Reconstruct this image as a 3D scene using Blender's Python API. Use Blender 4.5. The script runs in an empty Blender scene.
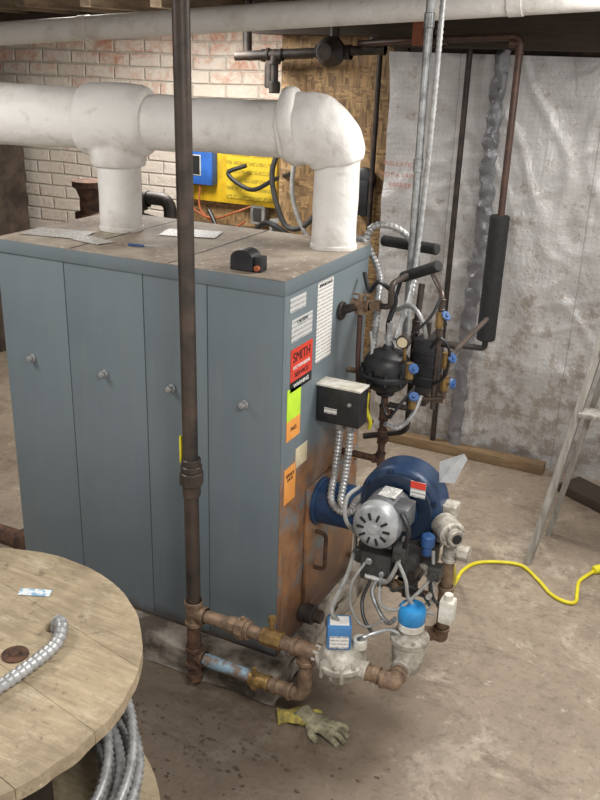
import bpy, bmesh, math, random
from mathutils import Vector, Matrix, noise
random.seed(4)
SC=bpy.context.scene.collection
def lin(c):
    if isinstance(c,str):
        c=[int(c[i:i+2],16)/255 for i in (0,2,4)]
    return tuple([((x/12.92) if x<=.04045 else ((x+.055)/1.055)**2.4) for x in c])+(1,)
class NT:
    def __init__(s,name):
        s.m=bpy.data.materials.new(name); s.m.use_nodes=True
        s.t=s.m.node_tree; s.b=s.t.nodes["Principled BSDF"]
    def n(s,ty,**k):
        x=s.t.nodes.new(ty)
        for a,v in k.items():
            if a in x.inputs: x.inputs[a].default_value=v
            else: setattr(x,a,v)
        return x
    def l(s,a,b): s.t.links.new(a,b)
    def noise(s,scale,detail=6,vec=None,rough=.6,dist=0):
        x=s.n('ShaderNodeTexNoise'); x.inputs['Scale'].default_value=scale; x.inputs['Detail'].default_value=detail
        x.inputs['Roughness'].default_value=rough; x.inputs['Distortion'].default_value=dist
        s.l(vec if vec else s.co(),x.inputs['Vector']); return x.outputs['Fac']
    def co(s):
        if not hasattr(s,'_c'): s._c=s.n('ShaderNodeTexCoord').outputs['Object']
        return s._c
    def mask(s,f,a,b):
        x=s.n('ShaderNodeMapRange'); x.inputs['From Min'].default_value=a; x.inputs['From Max'].default_value=b
        s.l(f,x.inputs['Value']); return x.outputs['Result']
    def mix(s,f,a,b,mode='MIX'):
        x=s.n('ShaderNodeMix'); x.data_type='RGBA'; x.blend_type=mode
        for v,i in ((f,0),(a,6),(b,7)):
            if isinstance(v,(int,float)): x.inputs[i].default_value=v
            elif isinstance(v,str): x.inputs[i].default_value=lin(v)
            elif isinstance(v,tuple): x.inputs[i].default_value=v
            else: s.l(v,x.inputs[i])
        return x.outputs[2]
    def math(s,op,a,b=0):
        x=s.n('ShaderNodeMath'); x.operation=op
        for v,i in ((a,0),(b,1)):
            if isinstance(v,(int,float)): x.inputs[i].default_value=v
            else: s.l(v,x.inputs[i])
        return x.outputs[0]
    def bump(s,h,st=.3,d=.01):
        x=s.n('ShaderNodeBump'); x.inputs['Strength'].default_value=st; x.inputs['Distance'].default_value=d
        s.l(h,x.inputs['Height']); s.l(x.outputs[0],s.b.inputs['Normal'])
    def sep(s,v=None):
        x=s.n('ShaderNodeSeparateXYZ'); s.l(v if v else s.co(),x.inputs[0]); return x.outputs
    def map(s,scale=(1,1,1),rot=(0,0,0)):
        x=s.n('ShaderNodeMapping'); x.inputs['Scale'].default_value=scale; x.inputs['Rotation'].default_value=rot
        s.l(s.co(),x.inputs['Vector']); return x.outputs[0]
    def base(s,c,rough=.5,metal=0):
        if isinstance(c,str): s.b.inputs['Base Color'].default_value=lin(c)
        else: s.l(c,s.b.inputs['Base Color'])
        if isinstance(rough,(int,float)): s.b.inputs['Roughness'].default_value=rough
        else: s.l(rough,s.b.inputs['Roughness'])
        s.b.inputs['Metallic'].default_value=metal
        return s.m
def mat(name,c1,c2=None,rough=.5,metal=0,scale=20,a=.4,b=.65,bump=0,bscale=60):
    t=NT(name)
    c=c1
    if c2: c=t.mix(t.mask(t.noise(scale),a,b),c1,c2)
    m=t.base(c,rough,metal)
    if bump: t.bump(t.noise(bscale),bump,.005)
    return m
# ---------------- materials
m_black=mat('black_iron','2b2826','463a32',.55,.3,25,bump=.3)
m_blackpl=mat('black_plastic','161617','26262a',.45,0,30)
m_foam=mat('black_foam','151516','202122',.75,0,60,bump=.4,bscale=200)
m_riser=mat('dark_steel_pipe','393431','5d4e44',.42,.4,14,.35,.7,bump=.15)
m_brown=mat('brown_rusty_steel','5a4839','8a725c',.6,.25,35,.35,.65,bump=.4)
m_rust=mat('rusty_cast_iron','3b2c25','694a37',.8,.2,30,bump=.6)
m_skirt=mat('dark_base_metal','383a3b','594638',.7,.2,20,bump=.2)
m_brass=mat('brass','94784a','70583a',.45,.6,40)
m_copper=mat('old_copper','43332c','573e34',.5,.3,20)
m_blue=mat('blue_enamel','20395a','172c45',.35,.1,12,bump=.08)
m_bluev=mat('blue_handle','2b4f80','1f3d69',.45,0,30)
m_bluecap=mat('bright_blue_plastic','2f88c4','2472a8',.3,0,20)
m_silver=mat('galvanised_metal','b0b1b1','838483',.35,.6,40)
m_flex=mat('flexible_steel','acacab','868685',.4,.35,40)
m_motor=mat('motor_grey','adafb1','828485',.4,.4,20)
m_cast=mat('cast_aluminium','b8b2a7','8a8175',.55,.3,40,bump=.4)
m_grey=mat('grey_cable','92918d','7b7a75',.55,0,40)
m_dgrey=mat('dark_grey_box','434240','343331',.5,.2,30)
m_white=mat('white_plastic','d0cdc4','b0aa9b',.5,0,30)
m_yellow=mat('yellow_rubber','d8cc2a','c8b820',.5,0,30)
m_yboard=mat('yellow_board','d0aa1c','a98a1a',.55,0,10)
m_ltblue=mat('blue_box_plastic','2f62b0','264f90',.4,0,14)
m_orange=mat('orange_sticker','e0984c','d48a3e',.6)
m_green=mat('green_sticker','bce038','a9cf34',.6)
m_red=mat('red_sticker','c93f2f','b93626',.5)
m_ink=mat('black_ink','121212','1b1b1b',.6)
m_whiteink=mat('white_ink','e8e6e0','d8d6d0',.6)
m_redink=mat('faded_red_ink','b0786a','a66c5c',.6)
m_beige=mat('beige_tag','cfc3a2','bba98a',.7)
m_cord=mat('orange_cap','a0552b','7a3e20',.6)
m_glovey=mat('yellow_glove','a89848','6f6338',.9,0,40,bump=.5,bscale=200)
m_gloveg=mat('grey_glove','938c72','5a5442',.9,0,30,bump=.5,bscale=200)
def wood(name,c1,c2,rough=.75,sc=(3,40,40),dirt=.45,dc='42362a'):
    t=NT(name); f=t.noise(2.2,8,t.map(sc),.65,.4)
    c=t.mix(t.mask(f,.35,.65),c1,c2); d=t.mask(t.noise(4,8,None,.7),.46,.68)
    c=t.mix(t.math('MULTIPLY',d,dirt),c,dc)
    m=t.base(c,rough); t.bump(f,.3,.004); return m
m_wood=wood('framing_lumber','8c7455','6d563c')
m_wooddark=wood('dark_lumber','43362b','2f261f')
m_woodgrey=wood('weathered_ladder_wood','a5a19a','7c776f',sc=(30,30,3),dirt=.3)
m_ceil=wood('ceiling_boards','8d7b63','5f5142',sc=(20,3,20))
def m_spoolf():
    t=NT('spool_wood'); f=t.noise(2.2,9,t.map((3,26,26)),.7,.5)
    c=t.mix(t.mask(f,.35,.65),'b5a488','928269'); d=t.mask(t.noise(3.0,10,None,.78),.46,.63)
    c=t.mix(t.math('MULTIPLY',d,.55),c,'6a5d4b')
    c=t.mix(t.math('MULTIPLY',t.mask(t.noise(8,9,t.map((1,3,3)),.75),.56,.66),.5),c,'cabda5')
    c=t.mix(t.math('MULTIPLY',t.mask(t.noise(26,7,None,.7),.58,.68),.6),c,'4d4234')
    m=t.base(c,.55); t.bump(f,.4,.004); return m
m_spool=m_spoolf()
def m_white_pipe():
    t=NT('white_pipe_jacket'); c=t.mix(t.mask(t.noise(5,9,None,.65),.5,.78),'dfdcd7','b5ada2')
    c=t.mix(t.math('MULTIPLY',t.mask(t.noise(24,5),.6,.75),.4),c,'94897b')
    m=t.base(c,.62); t.bump(t.noise(9,9,None,.62),.7,.014); return m
m_wpipe=m_white_pipe()
def m_boiler(name,kind=0):
    t=NT(name); c=t.mix(t.mask(t.noise(2.5,8),.35,.7),'6b757a','616b70')
    c=t.mix(t.math('MULTIPLY',t.mask(t.noise(3,8,t.map((14,14,1))),.5,.8),.22),c,'7d827c')
    z=t.sep()[2]
    n=t.noise(9,8); n2=t.noise(2.5,6)
    if kind==1:
        h=t.math('ADD',z,t.math('MULTIPLY',t.math('SUBTRACT',n2,.5),1.0))
        r=t.mask(h,.58,.40)
        r=t.math('MULTIPLY',r,t.mask(t.noise(6,10,None,.75),.38,.50))
        c=t.mix(r,c,t.mix(t.mask(t.noise(14,8),.35,.65),'714e36','a1754e'))
        h3=t.math('ADD',z,t.math('MULTIPLY',n,.25)); c=t.mix(t.mask(h3,.32,.16),c,'4f392c')
    elif kind==0:
        h=t.math('ADD',z,t.math('MULTIPLY',n,.12)); r=t.mask(h,.095,.05)
        c=t.mix(t.math('MULTIPLY',r,.85),c,'4d4038')
    m=t.base(c,.42,.05)
    t.bump(t.noise(3,3),.10,.01); return m
m_bo=m_boiler('blue_grey_sheet_metal'); m_boe=m_boiler('blue_grey_rusty_sheet_metal',1); m_rim=m_boiler('blue_grey_rim_metal',2)
m_seam=mat('dark_gap','22282b','1b2022',.6)
def m_lid():
    t=NT('dusty_beige_lid'); c=t.mix(t.mask(t.noise(6,9),.38,.62),'a69a8a','85776a')
    c=t.mix(t.mask(t.noise(2.4,9,None,.7),.53,.66),c,'6f5c4a'); c=t.mix(t.math('MULTIPLY',t.mask(t.noise(45,3),.6,.7),.6),c,'cfc6b6')
    m=t.base(c,.75); t.bump(t.noise(30),.2,.004); return m
m_top=m_lid()
def m_floorf():
    t=NT('stained_concrete'); n1=t.noise(1.1,10,None,.62); n2=t.noise(4.3,12,None,.78); n3=t.noise(45,6)
    c=t.mix(t.mask(n1,.35,.65),'8a7c6c','9f907e')
    c=t.mix(t.math('MULTIPLY',t.mask(n2,.45,.60),.55),c,'6c5f51')
    c=t.mix(t.math('MULTIPLY',t.mask(t.noise(2.7,12,None,.8,.6),.53,.60),.6),c,'b8ab99')
    c=t.mix(t.math('MULTIPLY',t.mask(t.noise(1.7,12,t.map((1,2.2,1),(0,0,.6)),.8,.4),.53,.58),.5),c,'605246')
    c=t.mix(t.math('MULTIPLY',t.mask(n3,.54,.68),.45),c,'544940')
    c=t.mix(t.math('MULTIPLY',t.mask(t.noise(20,9,None,.8),.60,.65),.55),c,'c6baa9')
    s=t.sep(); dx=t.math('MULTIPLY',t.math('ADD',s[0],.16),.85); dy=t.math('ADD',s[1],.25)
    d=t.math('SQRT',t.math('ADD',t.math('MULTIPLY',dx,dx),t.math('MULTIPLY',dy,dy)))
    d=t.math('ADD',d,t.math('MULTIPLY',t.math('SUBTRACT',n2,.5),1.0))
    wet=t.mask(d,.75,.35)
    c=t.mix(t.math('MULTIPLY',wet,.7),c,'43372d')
    m=t.base(c,t.math('SUBTRACT',t.mask(n1,-.4,1.2),t.math('MULTIPLY',wet,.25))); h=t.math('ADD',n2,t.math('MULTIPLY',n3,.3)); t.bump(h,.5,.01); return m
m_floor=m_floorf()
m_pad=mat('grimy_concrete_pad','8f867a','4a4138',.9,0,9,.38,.58,bump=1,bscale=26)
m_stone=mat('dark_masonry','5b4d41','352b25',.9,0,9,.35,.65,bump=.9,bscale=22)
def m_brickf():
    t=NT('whitewashed_brick'); s=t.sep(); cb=t.n('ShaderNodeCombineXYZ'); t.l(s[0],cb.inputs[0]); t.l(s[2],cb.inputs[1])
    wob=t.mix(.035,cb.outputs[0],t.n('ShaderNodeTexNoise',Scale=4.0).outputs['Color'])
    b=t.n('ShaderNodeTexBrick'); b.inputs['Scale'].default_value=1; b.inputs['Brick Width'].default_value=.205; b.inputs['Row Height'].default_value=.070
    b.inputs['Mortar Size'].default_value=.009; b.inputs['Mortar Smooth'].default_value=1
    b.inputs['Color1'].default_value=lin('cf9d84'); b.inputs['Color2'].default_value=lin('c0876d'); b.inputs['Mortar'].default_value=lin('d6cbbc')
    t.l(wob,b.inputs['Vector'])
    z=t.math('MULTIPLY',t.mask(s[2],1.4,1.9),.10)
    f=t.mask(t.math('SUBTRACT',t.noise(6,13,None,.82,.4),z),.33,.46)
    c=t.mix(t.math('MULTIPLY',f,.95),b.outputs['Color'],'e2d9cb')
    c=t.mix(t.math('MULTIPLY',t.mask(t.noise(3,9,None,.75),.45,.65),.35),c,'cfbca8')
    c=t.mix(t.math('MULTIPLY',b.outputs['Fac'],.18),c,'9c8c78')
    m=t.base(c,.85); h=t.math('SUBTRACT',t.math('MULTIPLY',t.noise(22,10,None,.75),1.3),t.math('MULTIPLY',b.outputs['Fac'],.8)); t.bump(h,.9,.014); return m
m_brick=m_brickf()
def m_osbf():
    t=NT('oriented_strand_board'); v=t.n('ShaderNodeTexVoronoi'); v.inputs['Scale'].default_value=55
    t.l(t.map((1.5,1,.3),(0,.5,0)),v.inputs['Vector'])
    v2=t.n('ShaderNodeTexVoronoi'); v2.inputs['Scale'].default_value=60; t.l(t.map((.3,1,1.5),(0,-.4,0)),v2.inputs['Vector'])
    c=t.mix(t.sep(v.outputs['Color'])[0],'a08056','5e4830'); c2=t.mix(t.sep(v2.outputs['Color'])[0],'aa8b60','6b5238')
    c=t.mix(t.mask(t.noise(22,3),.48,.52),c,c2); m=t.base(c,.7); t.bump(v.outputs['Distance'],.4,.005); return m
m_osb=m_osbf()
def m_foilf(name,c1,c2,rough=.45,metal=.3,bst=.4,stain=True):
    t=NT(name); n=t.noise(3,8,None,.65)
    c=t.mix(t.mask(n,.35,.65),c1,c2)
    if stain:
        s=t.sep(); zz=t.mask(s[2],1.5,.2)
        st=t.mask(t.math('ADD',t.noise(11,10,None,.8),t.math('MULTIPLY',zz,.09)),.56,.64)
        c=t.mix(t.math('MULTIPLY',st,.6),c,'84735f')
        fx=t.math('FRACT',t.math('MULTIPLY',t.math('ADD',s[0],.19),1.6)); tape=t.math('LESS_THAN',fx,.008)
        c=t.mix(t.math('MULTIPLY',tape,.5),c,'77726e')
        gx=t.math('LESS_THAN',t.math('FRACT',t.math('MULTIPLY',s[0],45)),.14); gz=t.math('LESS_THAN',t.math('FRACT',t.math('MULTIPLY',s[2],45)),.14)
        c=t.mix(t.math('MULTIPLY',t.math('MAXIMUM',gx,gz),.12),c,'6f6c6a')
    m=t.base(c,rough,metal)
    h=t.math('ADD',t.math('MULTIPLY',t.noise(6,5,t.map((1,1,.5)),.55,1.0),1.3),t.math('MULTIPLY',t.noise(36,6,None,.6,1.2),.25))
    t.bump(h,bst,.03); return m
m_foil=m_foilf('wrinkled_foil','c9c7c5','b0adab')
m_foild=m_foilf('dark_crumpled_foil','8a898c','656468',.4,.4,.5,False)
def m_labelf(name,bg,ink,rows,cols=26,amt=.75):
    t=NT(name); s=t.sep(); row=t.math('FRACT',t.math('MULTIPLY',s[2],rows)); rm=t.math('LESS_THAN',row,.45)
    v=t.noise(cols*8,2); wm=t.math('GREATER_THAN',v,.45)
    c=t.mix(t.math('MULTIPLY',t.math('MULTIPLY',rm,wm),amt),bg,ink); return t.base(c,.5)
m_lab=m_labelf('printed_white_label','d6d4cf','4b4b4d',90,26,.6)
m_labg=m_labelf('printed_grey_plate','bcbcba','5a5a5c',75,26,.6)
m_laby=m_labelf('printed_yellow_chart','cdb02e','7a6a20',22,8,.6)
m_paper=m_labelf('printed_paper','d5d2cc','8a8884',60)
# ---------------- geometry helpers
def V(*a): return Vector(a)
def frame(ax):
    ax=ax.normalized(); h=V(0,0,1) if abs(ax.z)<.9 else V(1,0,0)
    x=h.cross(ax).normalized(); y=ax.cross(x); return x,y,ax
def B(): return bmesh.new()
def abox(b,x0,x1,y0,y1,z0,z1,bev=0,rot=None,seg=2):
    r=bmesh.ops.create_cube(b,size=1); vs=r['verts']
    c=V((x0+x1)/2,(y0+y1)/2,(z0+z1)/2); s=V(x1-x0,y1-y0,z1-z0)
    for v in vs: v.co=Vector((v.co.x*s.x,v.co.y*s.y,v.co.z*s.z))
    if bev:
        es=list({e for v in vs for e in v.link_edges})
        r=bmesh.ops.bevel(b,geom=es,offset=bev,segments=seg,affect='EDGES',profile=.6)
        vs=list({v for f in r['faces'] for v in f.verts}|{v for v in vs if v.is_valid})
    for v in vs:
        if rot: v.co=rot@v.co
        v.co+=c
    return b
def lathe(b,prof,o,ax=(0,0,1),seg=24):
    o=Vector(o); x,y,z=frame(Vector(ax)); rings=[]
    for r,h in prof:
        if r<1e-6: rings.append([b.verts.new(o+z*h)])
        else: rings.append([b.verts.new(o+z*h+(x*math.cos(2*math.pi*i/seg)+y*math.sin(2*math.pi*i/seg))*r) for i in range(seg)])
    for a,c in zip(rings,rings[1:]):
        for i in range(seg):
            j=(i+1)%seg
            if len(a)==1 and len(c)==1: continue
            if len(a)==1: b.faces.new((a[0],c[i],c[j]))
            elif len(c)==1: b.faces.new((a[i],c[0],a[j]))
            else: b.faces.new((a[i],c[i],c[j],a[j]))
    return b
def cyl(b,p0,p1,r,r2=None,seg=20,ch=0):
    p0=Vector(p0);p1=Vector(p1);L=(p1-p0).length; r2=r if r2 is None else r2
    if ch: pr=[(0,0),(r-ch,0),(r,ch),(r2,L-ch),(r2-ch,L),(0,L)]
    else: pr=[(0,0),(r,0),(r2,L),(0,L)]
    return lathe(b,pr,p0,p1-p0,seg)
def bend(pts,rad,n=6):
    pts=[Vector(p) for p in pts]; out=[pts[0]]
    for a,p,c in zip(pts,pts[1:],pts[2:]):
        d1=(a-p).normalized(); d2=(c-p).normalized(); k=min(rad,(a-p).length*.5,(c-p).length*.5)
        s=p+d1*k; e=p+d2*k
        for i in range(n+1):
            t=i/n; out.append(s*(1-t)**2+p*2*t*(1-t)+e*t*t)
    out.append(pts[-1]); return out
def smoothp(pts,n=8):
    P=[Vector(p) for p in pts]; P=[P[0]*2-P[1]]+P+[P[-1]*2-P[-2]]; out=[]
    for i in range(1,len(P)-2):
        a,b_,c,d=P[i-1:i+3]
        for k in range(n):
            t=k/n
            out.append(.5*((2*b_)+(c-a)*t+(2*a-5*b_+4*c-d)*t*t+(3*b_-a-3*c+d)*t**3))
    out.append(P[-2]); return out
def resample(pts,step):
    out=[pts[0].copy()]; acc=0; last=pts[0]
    for p in pts[1:]:
        seg=(p-last).length
        while seg>0 and acc+seg>=step:
            t=(step-acc)/seg; last=last.lerp(p,t); out.append(last.copy()); seg=(p-last).length; acc=0
        acc+=seg; last=p
    return out
def sweep(b,pts,r,seg=12,rib=None,rk=.8):
    pts=[Vector(p) for p in pts]
    if rib: pts=resample(pts,rib)
    n=len(pts); t0=(pts[1]-pts[0]).normalized(); x,y,_=frame(t0); rings=[]
    for i,p in enumerate(pts):
        t=(pts[min(i+1,n-1)]-pts[max(i-1,0)]).normalized()
        x=(x-t*x.dot(t)).normalized(); y=t.cross(x)
        rr=r(i/(n-1)) if callable(r) else r
        if rib and i%2: rr*=rk
        rings.append([b.verts.new(p+(x*math.cos(2*math.pi*k/seg)+y*math.sin(2*math.pi*k/seg))*rr) for k in range(seg)])
    for a,c in zip(rings,rings[1:]):
        for k in range(seg):
            j=(k+1)%seg; b.faces.new((a[k],a[j],c[j],c[k]))
    b.faces.new(rings[0][::-1]); b.faces.new(rings[-1]); return b
def tag(o,label,cat,group=None,kind=None):
    if label:o["label"]=label
    if cat:o["category"]=cat
    if group:o["group"]=group
    if kind:o["kind"]=kind
    return o
def fin(b,name,m,parent=None,label=None,cat=None,group=None,kind=None,smooth=True,org=None,ang=35):
    bmesh.ops.recalc_face_normals(b,faces=b.faces)
    me=bpy.data.meshes.new(name); co=[v.co for v in b.verts]
    mn=[min(c[i] for c in co) for i in range(3)]; mx=[max(c[i] for c in co) for i in range(3)]
    o0=Vector(org) if org is not None else V((mn[0]+mx[0])/2,(mn[1]+mx[1])/2,mn[2])
    for v in b.verts: v.co-=o0
    if smooth:
        for f in b.faces: f.smooth=True
        for e in b.edges:
            if len(e.link_faces)==2 and e.calc_face_angle(0)>math.radians(ang): e.smooth=False
    b.to_mesh(me); b.free(); me.materials.append(m)
    o=bpy.data.objects.new(name,me); SC.objects.link(o)
    if parent: o.parent=parent; o.location=o0-wloc(parent)
    else: o.location=o0
    tag(o,label,cat,group,kind); return o
def wloc(o):
    l=o.location.copy()
    while o.parent: o=o.parent; l+=o.location
    return l
def thing(name,loc,label,cat,group=None):
    e=bpy.data.objects.new(name,None); e.empty_display_size=.05; e.location=loc; SC.objects.link(e)
    return tag(e,label,cat,group)
def box(name,m,x0,x1,y0,y1,z0,z1,bev=0,**k): return fin(abox(B(),x0,x1,y0,y1,z0,z1,bev),name,m,**k)
def remesh(o,vs,it=4):
    md=o.modifiers.new('r','REMESH'); md.mode='VOXEL'; md.voxel_size=vs; md.use_smooth_shade=True
    ms=o.modifiers.new('s','SMOOTH'); ms.iterations=it
    bpy.context.view_layer.update()
    me=bpy.data.meshes.new_from_object(o.evaluated_get(bpy.context.evaluated_depsgraph_get())); o.modifiers.clear(); o.data=me
    for p in me.polygons: p.use_smooth=True
    return o
def text(body,size,loc,rot,m,parent,w=None,name='lettering',ext=.0004):
    c=bpy.data.curves.new('t','FONT'); c.body=body; c.size=size; c.align_x='CENTER'; c.align_y='CENTER'; c.extrude=ext
    o=bpy.data.objects.new('t',c); SC.objects.link(o); bpy.context.view_layer.update()
    me=bpy.data.meshes.new_from_object(o.evaluated_get(bpy.context.evaluated_depsgraph_get()))
    sx=1
    if w and o.dimensions.x>0: sx=w/o.dimensions.x
    bpy.data.objects.remove(o); me.transform(Matrix.Diagonal((sx,1,1,1))); me.transform(Matrix(rot).to_4x4())
    me.materials.clear(); me.materials.append(m)
    n=bpy.data.objects.new(name,me); SC.objects.link(n); n.parent=parent; n.location=Vector(loc)-wloc(parent); return n
RX=Matrix(((0,0,1),(1,0,0),(0,1,0)))
RY=Matrix(((1,0,0),(0,0,-1),(0,1,0)))
def tee(b,c,r,d1,d2=None,L=.04):
    c=Vector(c)
    for d in d1:
        d=Vector(d).normalized(); cyl(b,c,c+d*L,r*1.12); cyl(b,c+d*(L-.35*L),c+d*L,r*1.3,ch=.0015)
    bmesh.ops.create_uvsphere(b,u_segments=16,v_segments=10,radius=r*1.16,matrix=Matrix.Translation(c))
    return b
# ---------------- structure
CB=2.13
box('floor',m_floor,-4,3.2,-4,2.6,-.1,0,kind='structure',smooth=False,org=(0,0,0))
box('wall_back',m_brick,-4,-1.12,2.4,2.6,0,2.3,kind='structure',smooth=False,org=(0,2.4,0))
box('wall_left',m_stone,-4.1,-3.9,-4,2.6,0,2.3,kind='structure',smooth=False)
box('wall_rear',m_osb,-1.14,-.45,2.15,2.35,0,2.3,kind='structure',smooth=False)
b=B(); nx,nz=240,150; X0,X1,Z0,Z1=-.52,2.6,.0,1.84
g=[]
for j in range(nz+1):
    row=[]
    for i in range(nx+1):
        x=X0+(X1-X0)*i/nx+(.12*(1-j/nz) if i==0 else 0); z=Z0+(Z1-Z0)*j/nz
        d=noise.noise(V(x*2.4,0,z*1.5))*.024+noise.noise(V(x*7,4,z*4))*.008
        rid=abs(noise.noise(V(x*5+z*1.2,3,z*2.5))); d+=-.009*(1-min(1,rid*5))
        rid=abs(noise.noise(V(x*3-z*3,9,z*6))); d+=-.005*(1-min(1,rid*5))
        row.append(b.verts.new((x,2.0+d,z)))
    g.append(row)
for j in range(nz):
    for i in range(nx): b.faces.new((g[j][i],g[j][i+1],g[j+1][i+1],g[j+1][i]))
o=fin(b,'wall_right',m_foil,kind='structure',org=(0,2,0),ang=80)
for k,(tx,z) in enumerate((('INSULATION',1.36),('NOT A VAPOR',1.31),('BARRIER',1.265))): text(tx,.030,(-.41,1.955,z),RY,m_redink,o)
box('wall_foundation',m_stone,-.44,3.0,2.05,2.4,0,2.3,kind='structure',smooth=False)
box('ceiling',m_ceil,-4,3.2,-4,2.6,2.27,2.33,kind='structure',smooth=False)
gj="ceiling joists"
for i in range(14):
    x=-3.7+i*.5
    box('ceiling_joist',m_ceil,x,x+.05,-3.8,2.39,CB,2.27,label="old rough-sawn wooden joist under the basement ceiling",cat="joist",group=gj,smooth=False)
box('beam',m_wooddark,-.5,3.0,1.80,1.97,1.86,CB,.004,label="dark old timber beam above the foil sheeting",cat="beam",smooth=False)
box('beam',m_wooddark,-3.9,-1.2,2.3,2.39,1.93,CB,.004,label="dark wooden plate resting above the brick wall",cat="beam",smooth=False)
for i in range(7):
    x=-3.7+i*.38
    box('ceiling_brace',m_ceil,x,x+.06,1.45,2.30,1.985,CB,.003,label="pale rough wooden brace hung below the joists",cat="joist",group="wooden braces near the brick wall",smooth=False)
box('beam',m_wooddark,-1.2,-.5,1.95,2.14,1.90,CB,.004,label="dark timber header above the strand board",cat="beam",smooth=False)
box('sill_board',m_wood,-.42,.42,1.90,1.965,0,.05,.004,label="light brown lumber strip along the foot of the foil wall",cat="board")
box('post',m_stone,-3.6,-2.99,1.95,2.3,0,1.60,.02,label="dark grimy masonry stub column beside the brick wall",cat="column")
b=B(); R=Matrix.Rotation(math.radians(-30),3,'Z')
abox(b,.34,1.1,1.60,1.74,0.001,.045,.004,rot=None)
for v in b.verts:
    p=R@(v.co-V(.72,1.67,0)); v.co=p+V(.88,1.64,0)
fin(b,'plank',m_wooddark,label="dark dirty plank lying on the floor near the foil wall",cat="plank")
# ---------------- pad + boiler
b=B(); abox(b,-1.04,.045,-.095,.66,0,.099,.006)
bmesh.ops.subdivide_edges(b,edges=b.edges[:],cuts=34,use_grid_fill=True)
for v in b.verts:
    if v.co.z>.006:
        n=noise.noise_vector(v.co*9); n2=noise.noise_vector(v.co*36)
        ox=1 if (v.co.x>.01 or v.co.y<-.05) else 0
        chip=max(0,noise.noise(V(v.co.x*12,v.co.y*12,4))-.02)*(.085 if v.co.z>.07 else .02)*ox
        v.co+=V((n.x*.012+n2.x*.007-chip*.5)*ox,(n.y*.014+n2.y*.007)*ox+chip*.5,-chip+min(0,n2.z*.004)*ox)
fin(b,'concrete_pad',m_pad,label="thick chipped grey concrete pad under the boiler",cat="pad",ang=60)
W,D=.986,.575
bo=thing('boiler',(-W/2,D/2,.1),"large blue-grey sheet-metal boiler with dusty beige top and rusty end","boiler")
box('body',m_seam,-W+.006,-.006,.006,D-.004,.1,1.236,parent=bo,smooth=False)
box('base_skirt',m_skirt,-W,0,0.0,D,.098,.108,.002,parent=bo,smooth=False)
xs=[-W,-.728,-.447,-.235,0]; kx=[-.875,-.596,-.356,-.114]
for i in range(4):
    a,c=xs[i]+.0012,xs[i+1]-.0012
    if i==3: c=0
    b=B(); abox(b,a,c,0,.012,.108,1.236,.003)
    p=fin(b,'front_panel',m_bo,parent=bo)
    b=B(); lathe(b,[(0,.0),(.012,.0),(.013,.004),(.0085,.006),(.0085,.012),(.011,.016),(.009,.021),(0,.022)],(kx[i],-.0005,.913),(0,-1,0),20)
    fin(b,'knob',m_silver,parent=p,label="small chrome quarter-turn knob")
box('end_panel',m_boe,-.012,0,.0125,D,.108,1.236,.002,parent=bo)
box('side_panel',m_bo,-W,-W+.01,.0125,D,.108,1.236,.002,parent=bo)
box('rear_panel',m_bo,-W,0,D-.002,D+.006,.108,1.236,.002,parent=bo)
box('corner_trim',m_boe,.0,.003,.0,.022,.108,1.236,.001,parent=bo)
b=B(); abox(b,-W-.006,.006,-.006,D+.006,1.236,1.275,.004)
lid=fin(b,'lid_rim',m_rim,parent=bo)
box('lid_top',m_top,-W-.002,.002,-.002,D+.002,1.2745,1.2775,.001,parent=bo,smooth=False)
for x in (-.36,-.70): box('lid_seam',m_seam,x,x+.003,.0,D,1.2775,1.2787,parent=bo,smooth=False)
def lab(name,y0,y1,z0,z1,m,label=None):
    return box(name,m,.0003,.0016,y0,y1,z0,z1,parent=bo,label=label,smooth=False)
lab('rating_plate',.035,.130,1.180,1.220,m_labg,"silver rating plate with tiny print")
l=lab('instruction_label',.047,.175,1.094,1.158,m_labg,"grey-white printed instruction label")
text('CAUTION',.014,(.0022,.111,1.147),RX,m_ink,l)
l=lab('instruction_sheet',.205,.310,.990,1.228,m_lab,"tall white printed data sheet")
text('IMPORTANT',.014,(.0022,.258,1.216),RX,m_ink,l,w=.085)
l=lab('brand_label',.047,.182,.980,1.074,m_red,"red sticker with bold lettering")
text('SMITH',.040,(.0022,.114,1.047),RX,m_ink,l,w=.105)
text('CAST IRON BOILERS',.014,(.0022,.114,1.018),RX,m_whiteink,l,w=.105)
text('SERVICE',.018,(.0022,.114,.996),RX,m_ink,l,w=.085)
l=lab('brand_label_base',.047,.182,.950,.980,m_ink,"black strip with white print")
text('WARNING',.016,(.0022,.114,.965),RX,m_whiteink,l,w=.095)
lab('inspection_sticker',.032,.116,.868,.962,m_green,"fluorescent yellow-green inspection sticker")
l=lab('inspection_sticker',.032,.116,.807,.868,m_orange,"orange inspection sticker")
text('PASS',.018,(.0022,.074,.838),RX,m_ink,l)
lab('service_tag',.095,.170,.70,.762,m_beige,"small faded beige tag")
l=lab('service_sticker',.026,.097,.61,.722,m_orange,"faded orange service sticker")
text('SERVICE\nDATE',.014,(.0022,.0615,.69),RX,m_ink,l)
b=B(); abox(b,.001,.014,.17,.55,.16,.60,.004)
for y in (.2,.52):
    for z in (.19,.57): cyl(b,(.012,y,z),(.024,y,z),.01,seg=6)
fin(b,'burner_door',m_boe,parent=bo,label="rusty steel burner mounting door")
b=B(); sweep(b,bend([(.002,.23,.30),(.05,.23,.30),(.05,.23,.43),(.002,.23,.43)],.02),.007,8)
fin(b,'handle',m_rust,parent=bo)
b=B(); cyl(b,(.001,.17,.165),(.05,.17,.165),.032,ch=.003); cyl(b,(.04,.17,.165),(.075,.17,.165),.022,seg=6)
fin(b,'cleanout_plug',m_black,parent=bo)
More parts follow.
